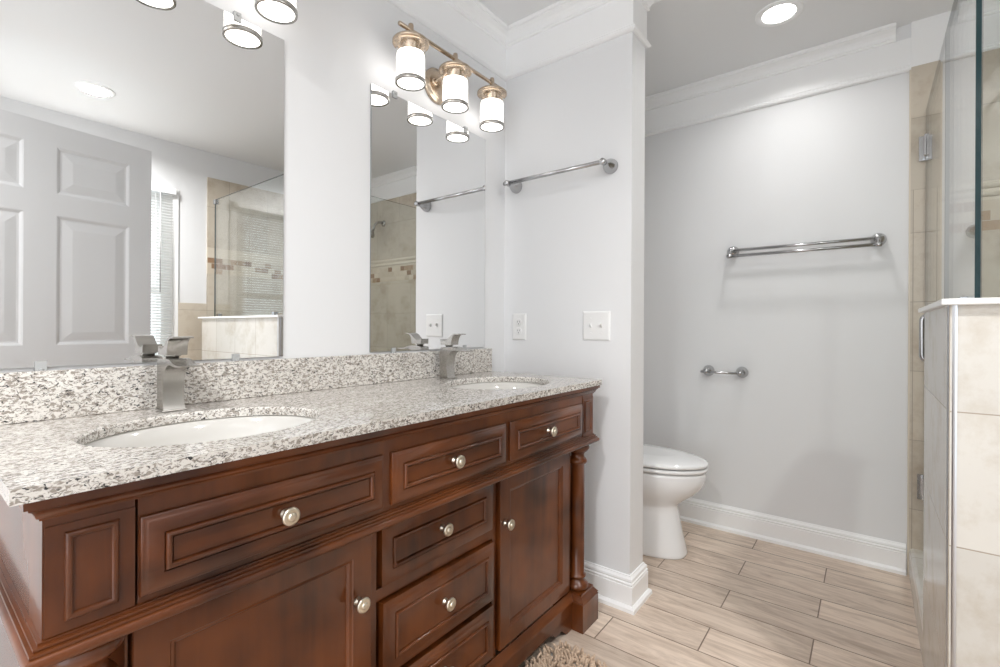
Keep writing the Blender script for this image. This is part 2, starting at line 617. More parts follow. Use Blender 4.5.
# wall with the window (opening x WX0..WX1)
WX0, WX1, WZ0, WZ1 = 0.38, 1.30, 0.62, 2.075
bm = bmesh.new()
bm_box(bm, XB - 0.12, WX0, RW - 0.12, RW, 0, H)
bm_box(bm, WX1, XF, RW - 0.12, RW, 0, H)
bm_box(bm, WX0, WX1, RW - 0.12, RW, 0, WZ0)
bm_box(bm, WX0, WX1, RW - 0.12, RW, WZ1, H)
struct(obj('wall_right', bm, wall_paint))

# window: frame, sash bars, pane
win = bpy.data.objects.new('window_1', None)
C.objects.link(win)
win.location = ((WX0 + WX1) / 2, RW - 0.09, WZ0)
struct(win)
bm = bmesh.new()
ya, yb = RW - 0.105, RW - 0.06
bm_box(bm, WX0, WX0 + 0.055, ya, yb, WZ0, WZ1)
bm_box(bm, WX1 - 0.062, WX1, ya, RW - 0.01, WZ0, WZ1)
bm_box(bm, WX0 + 0.055, WX1 - 0.055, ya, yb, WZ0, WZ0 + 0.055)
bm_box(bm, WX0 + 0.055, WX1 - 0.055, ya, yb, WZ1 - 0.055, WZ1)
bm_box(bm, WX0 + 0.055, WX1 - 0.055, ya, yb, 1.33, 1.37)
obj('window_frame', bm, white_trim, win)
box('window_pane', WX0 + 0.05, WX1 - 0.056, RW - 0.086, RW - 0.081, WZ0 + 0.05, WZ1 - 0.05, glass_window, win)
bm = bmesh.new()
bm_box(bm, WX1, WX1 + 0.042, RW, RW + 0.013, WZ0, WZ1 + 0.03)
bm_box(bm, WX0 - 0.042, WX0, RW, RW + 0.013, WZ0, WZ1 + 0.03)
bm_box(bm, WX0, WX1, RW, RW + 0.013, WZ1 + 0.0, WZ1 + 0.03)
obj('window_casing', bm, white_trim, win)
box('window_sill', WX0 + 0.002, WX1 - 0.002, RW - 0.06, RW + 0.02, WZ0, WZ0 + 0.018, white_trim, win)

# shower tile on the far wall and on the window wall
XT = XF - 0.012
YTT = RW + 0.012
def tile_slab(name, boxes):
    bm = bmesh.new()
    mats = []
    for k, (b_, m_) in enumerate(boxes):
        bm_box(bm, *b_, mi=k)
        mats.append(m_)
    return struct(obj(name, bm, mats))
tile_slab('wall_shower_far', [
    ((XT, XF, RW + 0.012, YT, 0, 1.497), tile_far_low),
    ((XT, XF, -0.225, YT, 1.497, 1.704), tile_far_low),
    ((XT, XF, RW + 0.012, -0.225, 1.497, 1.625), mosaic_far),
    ((XT, XF, RW + 0.012, -0.225, 1.625, 1.704), pencil_mat),
    ((XT, XF, RW + 0.012, YT, 1.704, 2.25), tile_far_up)])
bm = bmesh.new()
for z_ in (1.649, 1.683):
    bm_loft(bm, [[(XT - 0.008 * math.cos(a), yy, z_ + 0.012 * math.sin(a)) for a in [PI * k / 8 - PI / 2 for k in range(9)]] for yy in (RW + 0.012, -0.225)], smooth=True)
struct(obj('trim_1', bm, pencil_mat))
XTS = 1.539
tile_slab('wall_shower_right', [
    ((XTS, XF, RW, YTT, 0, 1.497), tile_right),
    ((XTS, XF, RW, YTT, 1.497, 1.625), mosaic_right),
    ((XTS, XF, RW, YTT, 1.625, 1.704), pencil_mat),
    ((XTS, XF, RW, YTT, 1.704, 2.25), tile_right_up),
    ((WX1 + 0.0425, XTS, RW, YTT, 0, 1.262), tile_right),
    ((XB, WX0 - 0.0425, RW, YTT, 0, 1.262), tile_right),
    ((WX0 - 0.0425, WX1 + 0.0425, RW, YTT, 0, WZ0 - 0.01), tile_right)])
# white board above the tile (where the crown moulding stops) and metal edge strip of the tile
struct(box('trim_2', XF - 0.012, XF, -0.34, YT, 2.2505, H, white_trim))
bm = bmesh.new()
bm_box(bm, XT - 0.001, XF, YT, YT + 0.006, 0.0, 2.252)
struct(obj('trim_3', bm, pencil_mat))

# knee wall of the shower: front leg and side leg, curb, stone cap
KT = 0.13
bm = bmesh.new()
YK = -1.315
# front leg, round free end
arc = [(XH + KT / 2 - KT / 2 * math.cos(a), YK + 0.03 - 0.03 * math.sin(a)) for a in [PI * k / 10 for k in range(11)]]
prof = [(XH, YT), (XH + KT, YT)] + arc[::-1]
V = bm_loft(bm, [[(x, y, 0) for x, y in prof], [(x, y, KW_TOP) for x, y in prof]])
for fc in bm.faces:
    fc.normal_update()
    fc.material_index = 1 if abs(fc.normal.y) > 0.9 else 0
bm_box(bm, XH + KT, XH2, YT - KT + 0.004, YT, 0, KW_TOP, mi=1)
struct(obj('wall_shower_knee', bm, [tile_knee_front, tile_knee_side]))
bm = bmesh.new()
qr = [(XH + 0.013 - 0.0155 * math.cos(a), YT - 0.013 + 0.0155 * math.sin(a)) for a in [PI / 2 * k / 8 for k in range(9)]]
bm_loft(bm, [[(x, y, z_) for x, y in [(XH + 0.013, YT - 0.013)] + qr] for z_ in (0, KW_TOP)])
struct(obj('trim_4', bm, metal_edge))
bm = bmesh.new()
o_ = 0.015
prof = [(XH - o_, YT + o_), (XH2 + o_, YT + o_), (XH2 + o_, YT - KT - o_), (XH + KT + o_, YT - KT - o_), (XH + KT + o_, YK - 0.006)]
prof += [(XH + KT / 2 + (KT / 2 + o_) * math.cos(a), YK - 0.006 - 0.02 * math.sin(a)) for a in [PI * k / 8 for k in range(1, 8)]]
prof += [(XH - o_, YK - 0.006)]
bm_loft(bm, [[(x, y, KW_TOP) for x, y in prof], [(x, y, KW_TOP + 0.014) for x, y in prof]])
struct(obj('trim_5', bm, cap_stone, bevel=0.003))
bm = bmesh.new()
bm_prism(bm, [(YT, 0), (YT, 0.10), (YT - 0.004, 0.116), (YT - 0.014, 0.122), (YT - KT, 0.122), (YT - KT, 0)], XH2, XF - 0.012, 'X')
struct(obj('trim_6', bm, tile_knee_side))
struct(box('floor_shower', XH + KT, XF - 0.012, RW + 0.012, YT - KT, 0.0, 0.02, shower_floor_mat))

# baseboards and crown mouldings
base_prof = [(0, 0), (0.030, 0), (0.029, 0.014), (0.020, 0.022), (0.017, 0.022), (0.017, 0.092), (0.0135, 0.095),
             (0.0165, 0.099), (0.0165, 0.103), (0.0115, 0.107), (0.014, 0.112), (0.0125, 0.119), (0.006, 0.126), (0.004, 0.131), (0, 0.131)]
bpath = [(1.665, W), (XP, W), (XP, YPE), (XP2, YPE), (XP2, W), (XF, W), (XF, YT + 0.009)]
for nm, a, b in (('baseboard_left', 0, 1), ('baseboard_partition', 1, 4), ('baseboard_alcove', 4, 5), ('baseboard_far', 5, 6)):
    bm = bmesh.new()
    sweep(bm, bpath, base_prof, a, b)
    struct(obj(nm, bm, white_trim))
crown_prof = [(0, 2.237), (0.010, 2.237), (0.017, 2.242), (0.019, 2.247), (0.016, 2.252), (0.011, 2.254), (0.013, 2.259), (0.009, 2.264),
              (0.005, 2.266), (0.005, 2.386), (0.012, 2.388), (0.014, 2.394), (0.011, 2.399), (0.014, 2.402), (0.018, 2.413), (0.027, 2.424),
              (0.040, 2.431), (0.044, 2.433), (0.044, 2.437), (0.051, 2.439), (0.054, 2.444), (0.054, H), (0, H)]
cpath = [(-1.30, W), (XP, W), (XP, YPE), (XP2, YPE), (XP2, W), (XF, W), (XF, -0.125)]
for nm, a, b in (('trim_7', 0, 1), ('trim_8', 1, 4), ('trim_9', 4, 5)):
    bm = bmesh.new()
    sweep(bm, cpath, crown_prof, a, b)
    struct(obj(nm, bm, white_trim))
k_ = 10
bm = bmesh.new()
sweep(bm, [(XP2, W), (XF, W), (XF, YT)], crown_prof[:k_] + [(0, crown_prof[k_ - 1][1])], 1, 2)
sweep(bm, [(XP2, W), (XF, W), (XF, -0.088)], [(0, crown_prof[k_ - 1][1])] + crown_prof[k_ - 1:], 1, 2)
struct(obj('trim_10', bm, white_trim))
bm = bmesh.new()
sweep(bm, [(XF, -0.355), (XF, RW)], crown_prof)
struct(obj('trim_11', bm, white_trim))

# six-panel door standing open beside the camera (seen in the mirror)
dA = Vector((0.881, -0.388, 0))
dE = Vector((0.306 - 0.881, -0.320 + 0.388, 0)).normalized()
dN = Vector((dE.y, -dE.x, 0))
if dN.y < 0:
    dN = -dN
DW, DT = 0.896, 0.035
door = bpy.data.objects.new('door_1', None)
C.objects.link(door)
door.location = dA + dE * DW
struct(door)
door['label'] = 'open white six-panel door reflected in the left mirror'
bm = bmesh.new()
def dpt(s, z, n):
    return dA + dE * s + dN * n + Vector((0, 0, z))
cols = [(0.100, 0.390), (0.503, 0.796)]
rows = [(0.235, 0.800), (0.995, 1.605), (1.706, 1.928)]
xs = [0, 0.100, 0.390, 0.503, 0.796, DW]
zs = [0.012, 0.235, 0.800, 0.995, 1.605, 1.706, 1.928, 2.031]
for side in (0.0, -DT):
    sg = 1 if side == 0.0 else -1
    for i in range(5):
        for j in range(7):
            a, b, c0, d0 = xs[i], xs[i + 1], zs[j], zs[j + 1]
            if i in (1, 3) and j in (1, 3, 5):
                rings = [(0, 0), (0.006, -0.002), (0.014, -0.006), (0.022, -0.0065), (0.060, -0.001)]
                R = [[dpt(a + q, c0 + q, side + sg * d), dpt(b - q, c0 + q, side + sg * d), dpt(b - q, d0 - q, side + sg * d), dpt(a + q, d0 - q, side + sg * d)] for q, d in ((k[0], k[1]) for k in rings)]
                bm_loft(bm, R, True, False, True)
            else:
                bm.faces.new([bm.verts.new(dpt(*q, side)) for q in ((a, c0), (b, c0), (b, d0), (a, d0))])
for i in range(5):
    for z in (0.012, 2.031):
        bm.faces.new([bm.verts.new(p) for p in (dpt(xs[i], z, 0), dpt(xs[i + 1], z, 0), dpt(xs[i + 1], z, -DT), dpt(xs[i], z, -DT))])
for j in range(7):
    for s in (0, DW):
        bm.faces.new([bm.verts.new(p) for p in (dpt(s, zs[j], 0), dpt(s, zs[j + 1], 0), dpt(s, zs[j + 1], -DT), dpt(s, zs[j], -DT))])
bmesh.ops.remove_doubles(bm, verts=bm.verts, dist=0.0002)
obj('door_leaf', bm, door_paint, door)
bm = bmesh.new()
for z in (0.25, 1.05, 1.82):
    q = dpt(DW + 0.004, z, -0.006)
    bm_tube(bm, [q + Vector((0, 0, -0.045)), q + Vector((0, 0, 0.045))], 0.006)
obj('door_hinges', bm, nickel, door)

# ------------------------------------------------------------------ vanity
VX0, VX1 = 0.122, 1.632
YB = W - 0.003
YU, YL = 0.822, 0.862                 # upper band front, lower face frame
van = thing('vanity_cabinet', 'long dark cherry wood vanity with drawers, doors and corner columns against the mirror wall', 'cabinet', ((VX0 + VX1) / 2, 1.08, 0))
bm = bmesh.new()
bm_box(bm, VX0, 0.2180, YU, YU + 0.02, 0.678, 0.858)
bm_box(bm, 0.2215, 1.5480, YU, YU + 0.02, 0.678, 0.858)
bm_box(bm, 1.5505, VX1, YU, YU + 0.02, 0.678, 0.858)
bm_box(bm, VX0, VX0 + 0.02, YU + 0.02, YB, 0.678, 0.858)
bm_box(bm, VX1 - 0.02, VX1, YU + 0.02, YB, 0.678, 0.858)
bm_box(bm, VX0 + 0.02, VX1 - 0.02, YB - 0.02, YB, 0.678, 0.858)
NC = 0.095                           # corner notch for the columns
plan = [(VX0 + NC, YL + 0.022), (VX1 - NC, YL + 0.022), (VX1 - NC, YL + 0.07), (VX1, YL + 0.07), (VX1, YB), (VX0, YB), (VX0, YL + 0.07), (VX0 + NC, YL + 0.07)]
bm_loft(bm, [[(x, y, 0.125) for x, y in plan], [(x, y, 0.678) for x, y in plan]])
for a, b in ((VX0 + NC, 0.2205), (0.6525, 0.669), (1.0785, 1.097), (1.512, VX1 - NC)):
    bm_box(bm, a, b, YL, YL + 0.022, 0.128, 0.664)
for z0, z1 in ((0.477, 0.504), (0.2955, 0.3045)):
    bm_box(bm, 0.669, 1.0785, YL, YL + 0.022, z0, z1)
obj('carcass', bm, wood_v, van)
# moulding under the stone, moulding at the waist (swept round three sides; path heads so that "right" is outwards)
vpath = [(VX0, YB), (VX0, YU), (VX1, YU), (VX1, YB)]
def vsweep(name, prof, mat=wood_h, path=vpath):
    bm = bmesh.new()
    pth = [(x, y) for x, y in path]
    sweep(bm, pth, prof)
    return obj(name, bm, mat, van, smooth=50)
top_prof = [(-0.01, 0.8425), (0.003, 0.8425), (0.0035, 0.8455), (0.0065, 0.847), (0.0078, 0.852), (0.011, 0.857), (0.0148, 0.8595), (0.0148, 0.8625), (0.0195, 0.8632), (0.0195, 0.8745), (-0.01, 0.8745)]
waist_prof = [(-0.01, 0.660), (0.008, 0.660), (0.0145, 0.6615), (0.0185, 0.665), (0.0195, 0.6695), (0.0180, 0.674), (0.0145, 0.6768), (0.0125, 0.6772), (0.0125, 0.6786), (0.0135, 0.6792),
              (0.0130, 0.6822), (0.0085, 0.6826), (0.0085, 0.6838), (0.0095, 0.6845), (0.0090, 0.6872), (0.0045, 0.6876), (0.0045, 0.6884), (0.0045, 0.691), (-0.01, 0.691)]
vsweep('top_moulding', top_prof)
vsweep('waist_moulding', waist_prof)
# base rails: front and left/right side
rail_prof = [(-0.012, 0.052), (0.0, 0.052), (0.0, 0.098), (0.004, 0.101), (0.004, 0.106), (-0.001, 0.112), (-0.007, 0.122), (-0.010, 0.131), (-0.012, 0.131)]
YR = 0.845
bm = bmesh.new()
sweep(bm, [(VX0 + 0.10, YR), (VX1 - 0.10, YR)], rail_prof)
# scroll brackets where the rail meets the feet
for xs_, sg in ((VX1 - 0.11, -1), (VX0 + 0.11, 1)):
    br = [(0, 0.054), (0.150, 0.054), (0.142, 0.044), (0.126, 0.042), (0.118, 0.030), (0.098, 0.027), (0.078, 0.031), (0.064, 0.024), (0.050, 0.010), (0.034, 0.0), (0, 0.0)]
    bm_loft(bm, [[(xs_ + sg * a, YR, b) for a, b in br], [(xs_ + sg * a, YR + 0.012, b) for a, b in br]])
obj('base_rail', bm, wood_h, van, smooth=50)
for xx in (VX0, VX1 - 0.014):
    box('side_rail', xx, xx + 0.014, YL + 0.06, YB - 0.02, 0.052, 0.130, wood_h, van)
# feet and columns
for cx in (0.172, 1.581):
    bm = bmesh.new()
    hx = 0.060
    y0, y1 = 0.800, 0.925
    cy = (y0 + y1) / 2
    hy = (y1 - y0) / 2
    prof = [(0, 0), (0, 0.098), (0.003, 0.101), (0.0, 0.104), (0.003, 0.108), (0.010, 0.116), (0.014, 0.122), (0.014, 0.128)]
    R = [[(cx - hx + i, y0 + i, z), (cx + hx - i, y0 + i, z), (cx + hx - i, y1 - i, z), (cx - hx + i, y1 - i, z)] for i, z in prof]
    bm_loft(bm, R)
    obj('foot', bm, wood_v, van)
    bm = bmesh.new()
    lp = [(0.030, 0.128), (0.034, 0.132), (0.035, 0.139), (0.033, 0.146), (0.027, 0.152), (0.021, 0.160), (0.020, 0.166), (0.026, 0.169),
          (0.028, 0.174), (0.026, 0.179), (0.0215, 0.183), (0.0225, 0.30), (0.0225, 0.45), (0.0215, 0.585), (0.026, 0.588), (0.029, 0.594), (0.029, 0.600),
          (0.026, 0.606), (0.021, 0.609), (0.020, 0.620), (0.023, 0.628), (0.031, 0.634), (0.036, 0.641), (0.037, 0.648), (0.034, 0.655), (0.030, 0.661)]
    lp = [(a * 1.2, b) for a, b in lp]
    bm_lathe(bm, lp, (cx, 0.857, 0), seg=36)
    obj('column', bm, wood_v, van)
for cx in (0.172, 1.581):
    box('foot', cx - 0.05, cx + 0.05, YB - 0.10, YB - 0.002, 0, 0.126, wood_v, van)

LIP = [(0, 0), (0, 0.005), (0.0015, 0.007), (0.004, 0.0075), (0.0075, 0.011), (0.009, 0.012)]
BEAD = [(-0.0015, 0.0), (-0.0012, -0.003), (0.0, -0.003), (0.0004, 0.0005), (0.0014, 0.0028), (0.0030, 0.0042), (0.0048, 0.0044), (0.0066, 0.0036), (0.0080, 0.0018), (0.0088, -0.0005), (0.0090, -0.004), (0.0104, -0.004), (0.0106, -0.0015)]
def bead(base_in, base_d):
    return [(base_in + a, base_d + b) for a, b in BEAD]

def make_knob(parent, x, y, z):
    bm = bmesh.new()
    bm_lathe(bm, [(0.0085, 0), (0.0085, 0.003), (0.0055, 0.006), (0.005, 0.013), (0.008, 0.016), (0.0145, 0.019), (0.016, 0.022), (0.0155, 0.0255), (0.0125, 0.027)],
             (x, y, z), 'Y', 28)
    bm_lathe(bm, [(0.0127, 0.0268), (0.0115, 0.0255), (0.0078, 0.0255)], (x, y, z), 'Y', 28, mi=1, cap0=False, cap1=False)
    bm_lathe(bm, [(0.0078, 0.0252), (0.0078, 0.0285), (0.006, 0.0305), (0.003, 0.0312)], (x, y, z), 'Y', 28)
    k = obj('knob', bm, [knob_metal, knob_dark], parent)
    k['label'] = 'round antique pewter knob'
    return k

# upper drawers
for x0, x1, kx in ((0.223, 0.651, 0.432), (0.674, 1.083, 0.864), (1.105, 1.537, 1.302)):
    bm = bmesh.new()
    rect_rings(bm, x0, x1, 0.702, 0.816, YU, LIP + bead(0.029, 0.012))
    d = obj('drawer', bm, wood_h, van, smooth=50)
    make_knob(d, kx, YU - 0.009, 0.759)
# framed corner blocks of the upper band
for x0, x1, a, b in ((0.124, 0.218, 0.143, 0.200), (1.552, 1.630, 1.563, 1.617)):
    bm = bmesh.new()
    rect_rings(bm, x0, x1, 0.692, 0.832, YU, [(0, 0), (0, 0.002)])
    rect_rings(bm, a, b, 0.706, 0.821, YU - 0.002, [(0, -0.0015), (0, 0.001), (0.001, 0.003), (0.003, 0.0045), (0.005, 0.0047), (0.007, 0.0038), (0.0085, 0.0018), (0.009, -0.001), (0.0105, -0.001), (0.0107, 0.0003)])
    obj('corner_block', bm, wood_v, van, smooth=50)
# lower drawers
for k, (z0, z1) in enumerate(((0.508, 0.640), (0.308, 0.473), (0.142, 0.292))):
    bm = bmesh.new()
    dp = 0.008 if k == 0 else 0.018
    lip = [(0, -0.018), (0, dp - 0.006), (0.002, dp - 0.005), (0.006, dp - 0.0045), (0.011, dp - 0.001), (0.013, dp)] if k else [(0, -0.018), (0, dp - 0.001), (0.002, dp)]
    rect_rings(bm, 0.679, 1.0725, z0, z1, YL, lip + bead(0.031, dp))
    d = obj('drawer', bm, wood_v, van, smooth=50)
    make_knob(d, 0.868, YL - dp + 0.002, (z0 + z1) / 2 + 0.006)
# doors
for x0, x1, kx in ((0.2235, 0.648, 0.610), (1.103, 1.508, 1.124)):
    bm = bmesh.new()
    rect_rings(bm, x0, x1, 0.142, 0.650, YL, [(0, -0.018), (0, 0.011), (0.0015, 0.0125), (0.047, 0.0125), (0.049, 0.010), (0.054, 0.0085), (0.058, 0.004), (0.0585, 0.002)])
    d = obj('door', bm, wood_v, van)
    make_knob(d, kx, YL - 0.0125, 0.511)

# ------------------------------------------------------------------ countertop with sink cut-outs
CX0, CX1, CY0 = 0.090, 1.654, 0.796
ZB, ZC = 0.8745, 0.894
SINKS = [(0.405, 1.038), (1.333, 1.038)]
SA, SB = 0.207, 0.166
ct = thing('countertop', 'speckled beige and grey granite countertop on the cherry vanity', 'countertop', ((CX0 + CX1) / 2, 1.07, ZB))
bm = bmesh.new()
def slab_faces(bm, x0, x1, y0, y1, sx, sy, sa, sb, seg=64):
    """Top, bottom and rim of a rectangle with one elliptical hole."""
    ang = [2 * PI * (k + 0.5) / seg for k in range(seg)]
    ch = 0.004
    inner = [(sx + sa * math.cos(a), sy + sb * math.sin(a)) for a in ang]
    outer = []
    for a in ang:
        dx, dy = math.cos(a) * sa, math.sin(a) * sb
        ts = []
        if dx > 0: ts.append((x1 - sx) / dx)
        if dx < 0: ts.append((x0 - sx) / dx)
        if dy > 0: ts.append((y1 - sy) / dy)
        if dy < 0: ts.append((y0 - sy) / dy)
        t = min(ts)
        outer.append([sx + dx * t, sy + dy * t])
    for cxy in ((x0, y0), (x1, y0), (x0, y1), (x1, y1)):
        k = min(range(seg), key=lambda i: (outer[i][0] - cxy[0]) ** 2 + (outer[i][1] - cxy[1]) ** 2)
        outer[k] = list(cxy)
    rings = [[(x, y, ZB) for x, y in outer], [(x, y, ZB) for x, y in inner], [(x, y, ZC - ch) for x, y in inner],
             [(sx + (x - sx) * (1 + ch / sa), sy + (y - sy) * (1 + ch / sb), ZC) for x, y in inner], [(x, y, ZC) for x, y in outer]]
    bm_loft(bm, rings + [rings[0]], True, False, False)
mid = (SINKS[0][0] + SINKS[1][0]) / 2
slab_faces(bm, CX0, mid, CY0, YB, *SINKS[0], SA, SB)
slab_faces(bm, mid, CX1, CY0, YB, *SINKS[1], SA, SB)
bmesh.ops.remove_doubles(bm, verts=bm.verts, dist=0.0003)
bmesh.ops.delete(bm, geom=[fc for fc in bm.faces if all(abs(v.co.x - mid) < 1e-4 for v in fc.verts)], context='FACES')
obj('slab', bm, granite, ct)
box('backsplash', 0.055, CX1, YB - 0.020, YB, ZC + 0.0003, 0.995, granite, ct, bevel=0.002)

for i, (sx, sy) in enumerate(SINKS):
    lab = ['oval white sink under the left mirror, sunk in the granite', 'oval white sink under the right mirror, near the partition wall'][i]
    t = thing('undermount_sink', lab, 'sink', (sx, sy, 0.73), 'undermount sinks in the vanity')
    bm = bmesh.new()
    seg = 48
    def ring(k, z, dy=0):
        return [(sx + (SA * k) * math.cos(2 * PI * j / seg), sy + dy + (SB * k) * math.sin(2 * PI * j / seg), z) for j in range(seg)]
    inner = [ring(1.07, ZB - 0.0005), ring(1.03, ZB - 0.0005), ring(1.005, ZB - 0.004), ring(0.97, ZB - 0.03), ring(0.90, ZB - 0.07), ring(0.76, ZB - 0.105), ring(0.5, ZB - 0.130), ring(0.14, ZB - 0.139)]
    outer_ = [ring(0.14, ZB - 0.149), ring(0.52, ZB - 0.140), ring(0.80, ZB - 0.115), ring(0.95, ZB - 0.075), ring(1.03, ZB - 0.03), ring(1.07, ZB - 0.012)]
    V = bm_loft(bm, inner + outer_, True, False, False, True)
    n = seg
    for k in range(n):
        bm.faces.new((V[-1][k], V[-1][(k + 1) % n], V[0][(k + 1) % n], V[0][k])).smooth = True
    obj('basin', bm, sink_china, t)
    bm = bmesh.new()
    bm_lathe(bm, [(0.006, ZB - 0.158), (0.0245, ZB - 0.156), (0.0245, ZB - 0.1385), (0.027, ZB - 0.137), (0.027, ZB - 0.1352), (0.021, ZB - 0.1345), (0.018, ZB - 0.1375), (0.012, ZB - 0.137)], (sx, sy, 0), 'Z', 28)
    obj('drain', bm, nickel, t)

# ------------------------------------------------------------------ faucets
def make_faucet(fx, label):
    t = thing('waterfall_faucet', label, 'faucet', (fx, 1.265, ZC), 'waterfall faucets of the vanity')
    hw = 0.0215
    # side outline (y, z): back, top wave, lip, underside sweep down to the base
    top = [(1.290, 0.895), (1.290, 1.001)] + dense([(1.290, 1.001), (1.288, 1.008), (1.281, 1.0115), (1.266, 1.0135), (1.245, 1.0145), (1.228, 1.0145), (1.214, 1.0125), (1.203, 1.009),
           (1.193, 1.0055), (1.183, 1.0035), (1.168, 1.0025), (1.150, 1.0028)])[1:]
    und = dense([(1.150, 0.9995), (1.168, 0.9985), (1.184, 0.9985), (1.195, 0.9995), (1.206, 1.001), (1.217, 1.001), (1.230, 0.997), (1.242, 0.988), (1.250, 0.974),
           (1.2545, 0.957), (1.2550, 0.935), (1.252, 0.912), (1.247, 0.895)])
    prof = top + und
    bm = bmesh.new()
    bm_prism(bm, prof, fx - hw, fx + hw, 'X')
    obj('spout_body', bm, nickel, t, smooth=35)
    bm = bmesh.new()
    bm_box(bm, fx - 0.0245, fx + 0.0245, 1.245, 1.293, ZC + 0.0006, ZC + 0.004)
    obj('base_plate', bm, nickel, t, bevel=0.0015)
    bm = bmesh.new()
    bm_lathe(bm, [(0.013, 1.0120), (0.013, 1.0180), (0.016, 1.0185), (0.016, 1.0225)], (fx, 1.262, 0), 'Z', 24)
    obj('handle_stem', bm, nickel, t)
    # saddle-shaped lever
    tp = dense([(1.289, 1.042), (1.281, 1.037), (1.268, 1.036), (1.255, 1.040), (1.243, 1.049), (1.232, 1.058), (1.222, 1.063), (1.210, 1.0645), (1.195, 1.0635)])
    bt = dense([(1.195, 1.0605), (1.210, 1.0605), (1.221, 1.057), (1.228, 1.048), (1.232, 1.036), (1.234, 1.0220)]) + [(1.287, 1.0220)]
    bm = bmesh.new()
    bm_prism(bm, tp + bt, fx - hw * 0.95, fx + hw * 0.95, 'X')
    obj('lever_handle', bm, nickel, t, smooth=35)
    return t
make_faucet(0.404, 'brushed nickel waterfall faucet behind the left sink, standing before the left mirror')
make_faucet(1.313, 'brushed nickel waterfall faucet behind the right sink, nearer the partition wall')

# ------------------------------------------------------------------ mirrors
def make_mirror(x0, x1, label):
    z0, z1 = 1.002, 1.916
    t = thing('wall_mirror', label, 'mirror', ((x0 + x1) / 2, W, z0), 'frameless mirrors over the vanity')
    bm = bmesh.new()
    y1, y0 = W - 0.001, W - 0.006
    bm_box(bm, x0, x1, y0, y1, z0, z1, 1)
    bm.faces.ensure_lookup_table()
    for fc in bm.faces:
        fc.normal_update()
        c = fc.calc_center_median()
        if abs(c.y - y0) < 1e-5:
            fc.material_index = 0
    obj('mirror_glass', bm, [mirror_mat, mirror_edge], t)
    for cx in (x0 + 0.10, x1 - 0.13):
        for z, s in ((z0, 1), (z1, -1)):
            bm = bmesh.new()
            bm_box(bm, cx - 0.009, cx + 0.009, y0 - 0.003, W - 0.0005, z - s * 0.012, z - s * 0.0008)
            bm_box(bm, cx - 0.009, cx + 0.009, y0 - 0.003, y0 - 0.0006, z - s * 0.0008, z + s * 0.012)
            bm_lathe(bm, [(0.004, 0), (0.004, 0.002), (0.002, 0.003)], (cx, y0 - 0.003, z - s * 0.005), 'Y', 10)
            obj('mirror_clip', bm, clip_mat, t)
make_mirror(0.096, 0.706, 'large frameless mirror above the left sink, cut off by the photo edge')
make_mirror(1.012, 1.620, 'frameless mirror above the right sink, beside the partition wall')

# ------------------------------------------------------------------ vanity lights
def make_light(cx, label):
    yl = 1.245
    zb = 2.103
    t = thing('vanity_light', label, 'wall lamp', (cx, W, 2.05), 'three-shade vanity lights')
    bm = bmesh.new()
    # oval back plate against the wall
    rings = []
    for k, d in ((1.0, 0.0), (1.0, 0.008), (0.96, 0.012), (0.82, 0.0135), (0.80, 0.017), (0.74, 0.019)):
        rings.append([(cx + 0.068 * k * math.cos(2 * PI * j / 40), W - 0.0005 - d, 2.030 + 0.068 * k * math.sin(2 * PI * j / 40)) for j in range(40)])
    bm_loft(bm, rings, True, True, True, True)
    for a in (-0.022, 0.022):
        bm_lathe(bm, [(0.006, 0), (0.006, 0.003), (0.003, 0.006)], (cx + 0.042, W - 0.0175, 2.03 + a * 1.3), 'Y', 12)
    obj('back_plate', bm, brass_nickel, t)
    bm = bmesh.new()
    pts = []
    for k in range(13):
        a = PI / 2 * k / 12
        pts.append((cx - 0.030 * math.cos(a) - 0.0, W - 0.018 - (W - 0.018 - yl) * math.sin(a), 2.030 + (zb - 2.030) * (1 - math.cos(a))))
    pts = [(cx - 0.030, W - 0.014, 2.030)] + pts
    bm_tube(bm, pts, 0.006, 14)
    bm_lathe(bm, [(0.014, 0), (0.014, 0.008), (0.010, 0.012)], (cx - 0.030, W - 0.018, 2.030), 'Y', 20)
    obj('curved_arm', bm, brass_nickel, t)
    bm = bmesh.new()
    bm_tube(bm, [(cx - 0.275, yl, zb), (cx - 0.273, yl, zb), (cx + 0.273, yl, zb), (cx + 0.275, yl, zb)], [0.006, 0.0075, 0.0075, 0.006], 16)
    obj('crossbar', bm, brass_nickel, t)
    for dx in (-0.222, 0, 0.222):
        x = cx + dx
        bm = bmesh.new()
        bm_lathe(bm, [(0.003, 2.126), (0.008, 2.124), (0.0095, 2.118), (0.0095, 2.108), (0.011, 2.095), (0.012, 2.088), (0.013, 2.074), (0.030, 2.070), (0.058, 2.067), (0.062, 2.063), (0.062, 2.055),
                      (0.060, 2.055), (0.057, 2.061), (0.034, 2.064), (0.032, 2.058), (0.032, 2.024), (0.028, 2.022)], (x, yl, 0), 'Z', 36)
        lamp = obj('lamp_holder', bm, brass_nickel, t)
        bm = bmesh.new()
        bm_lathe(bm, [(0.0505, 1.921), (0.0505, 2.0635), (0.0485, 2.0635), (0.0485, 1.921)], (x, yl, 0), 'Z', 40, cap0=False, cap1=False)
        obj('clear_glass', bm, glass_shade, lamp)
        bm = bmesh.new()
        bm_lathe(bm, [(0.047, 2.020), (0.0475, 2.017), (0.0475, 1.924), (0.046, 1.922)], (x, yl, 0), 'Z', 40)
        obj('frosted_glass', bm, frosted, lamp)
        bm = bmesh.new()
        bm_lathe(bm, [(0.0455, 1.9195), (0.0515, 1.9195), (0.052, 1.921), (0.052, 1.930), (0.0508, 1.932), (0.0508, 1.9215), (0.0455, 1.9215)], (x, yl, 0), 'Z', 40, cap0=False, cap1=False)
        obj('rim_ring', bm, nickel, lamp)
make_light(0.411, 'vanity light over the left mirror, mostly above the photo edge')
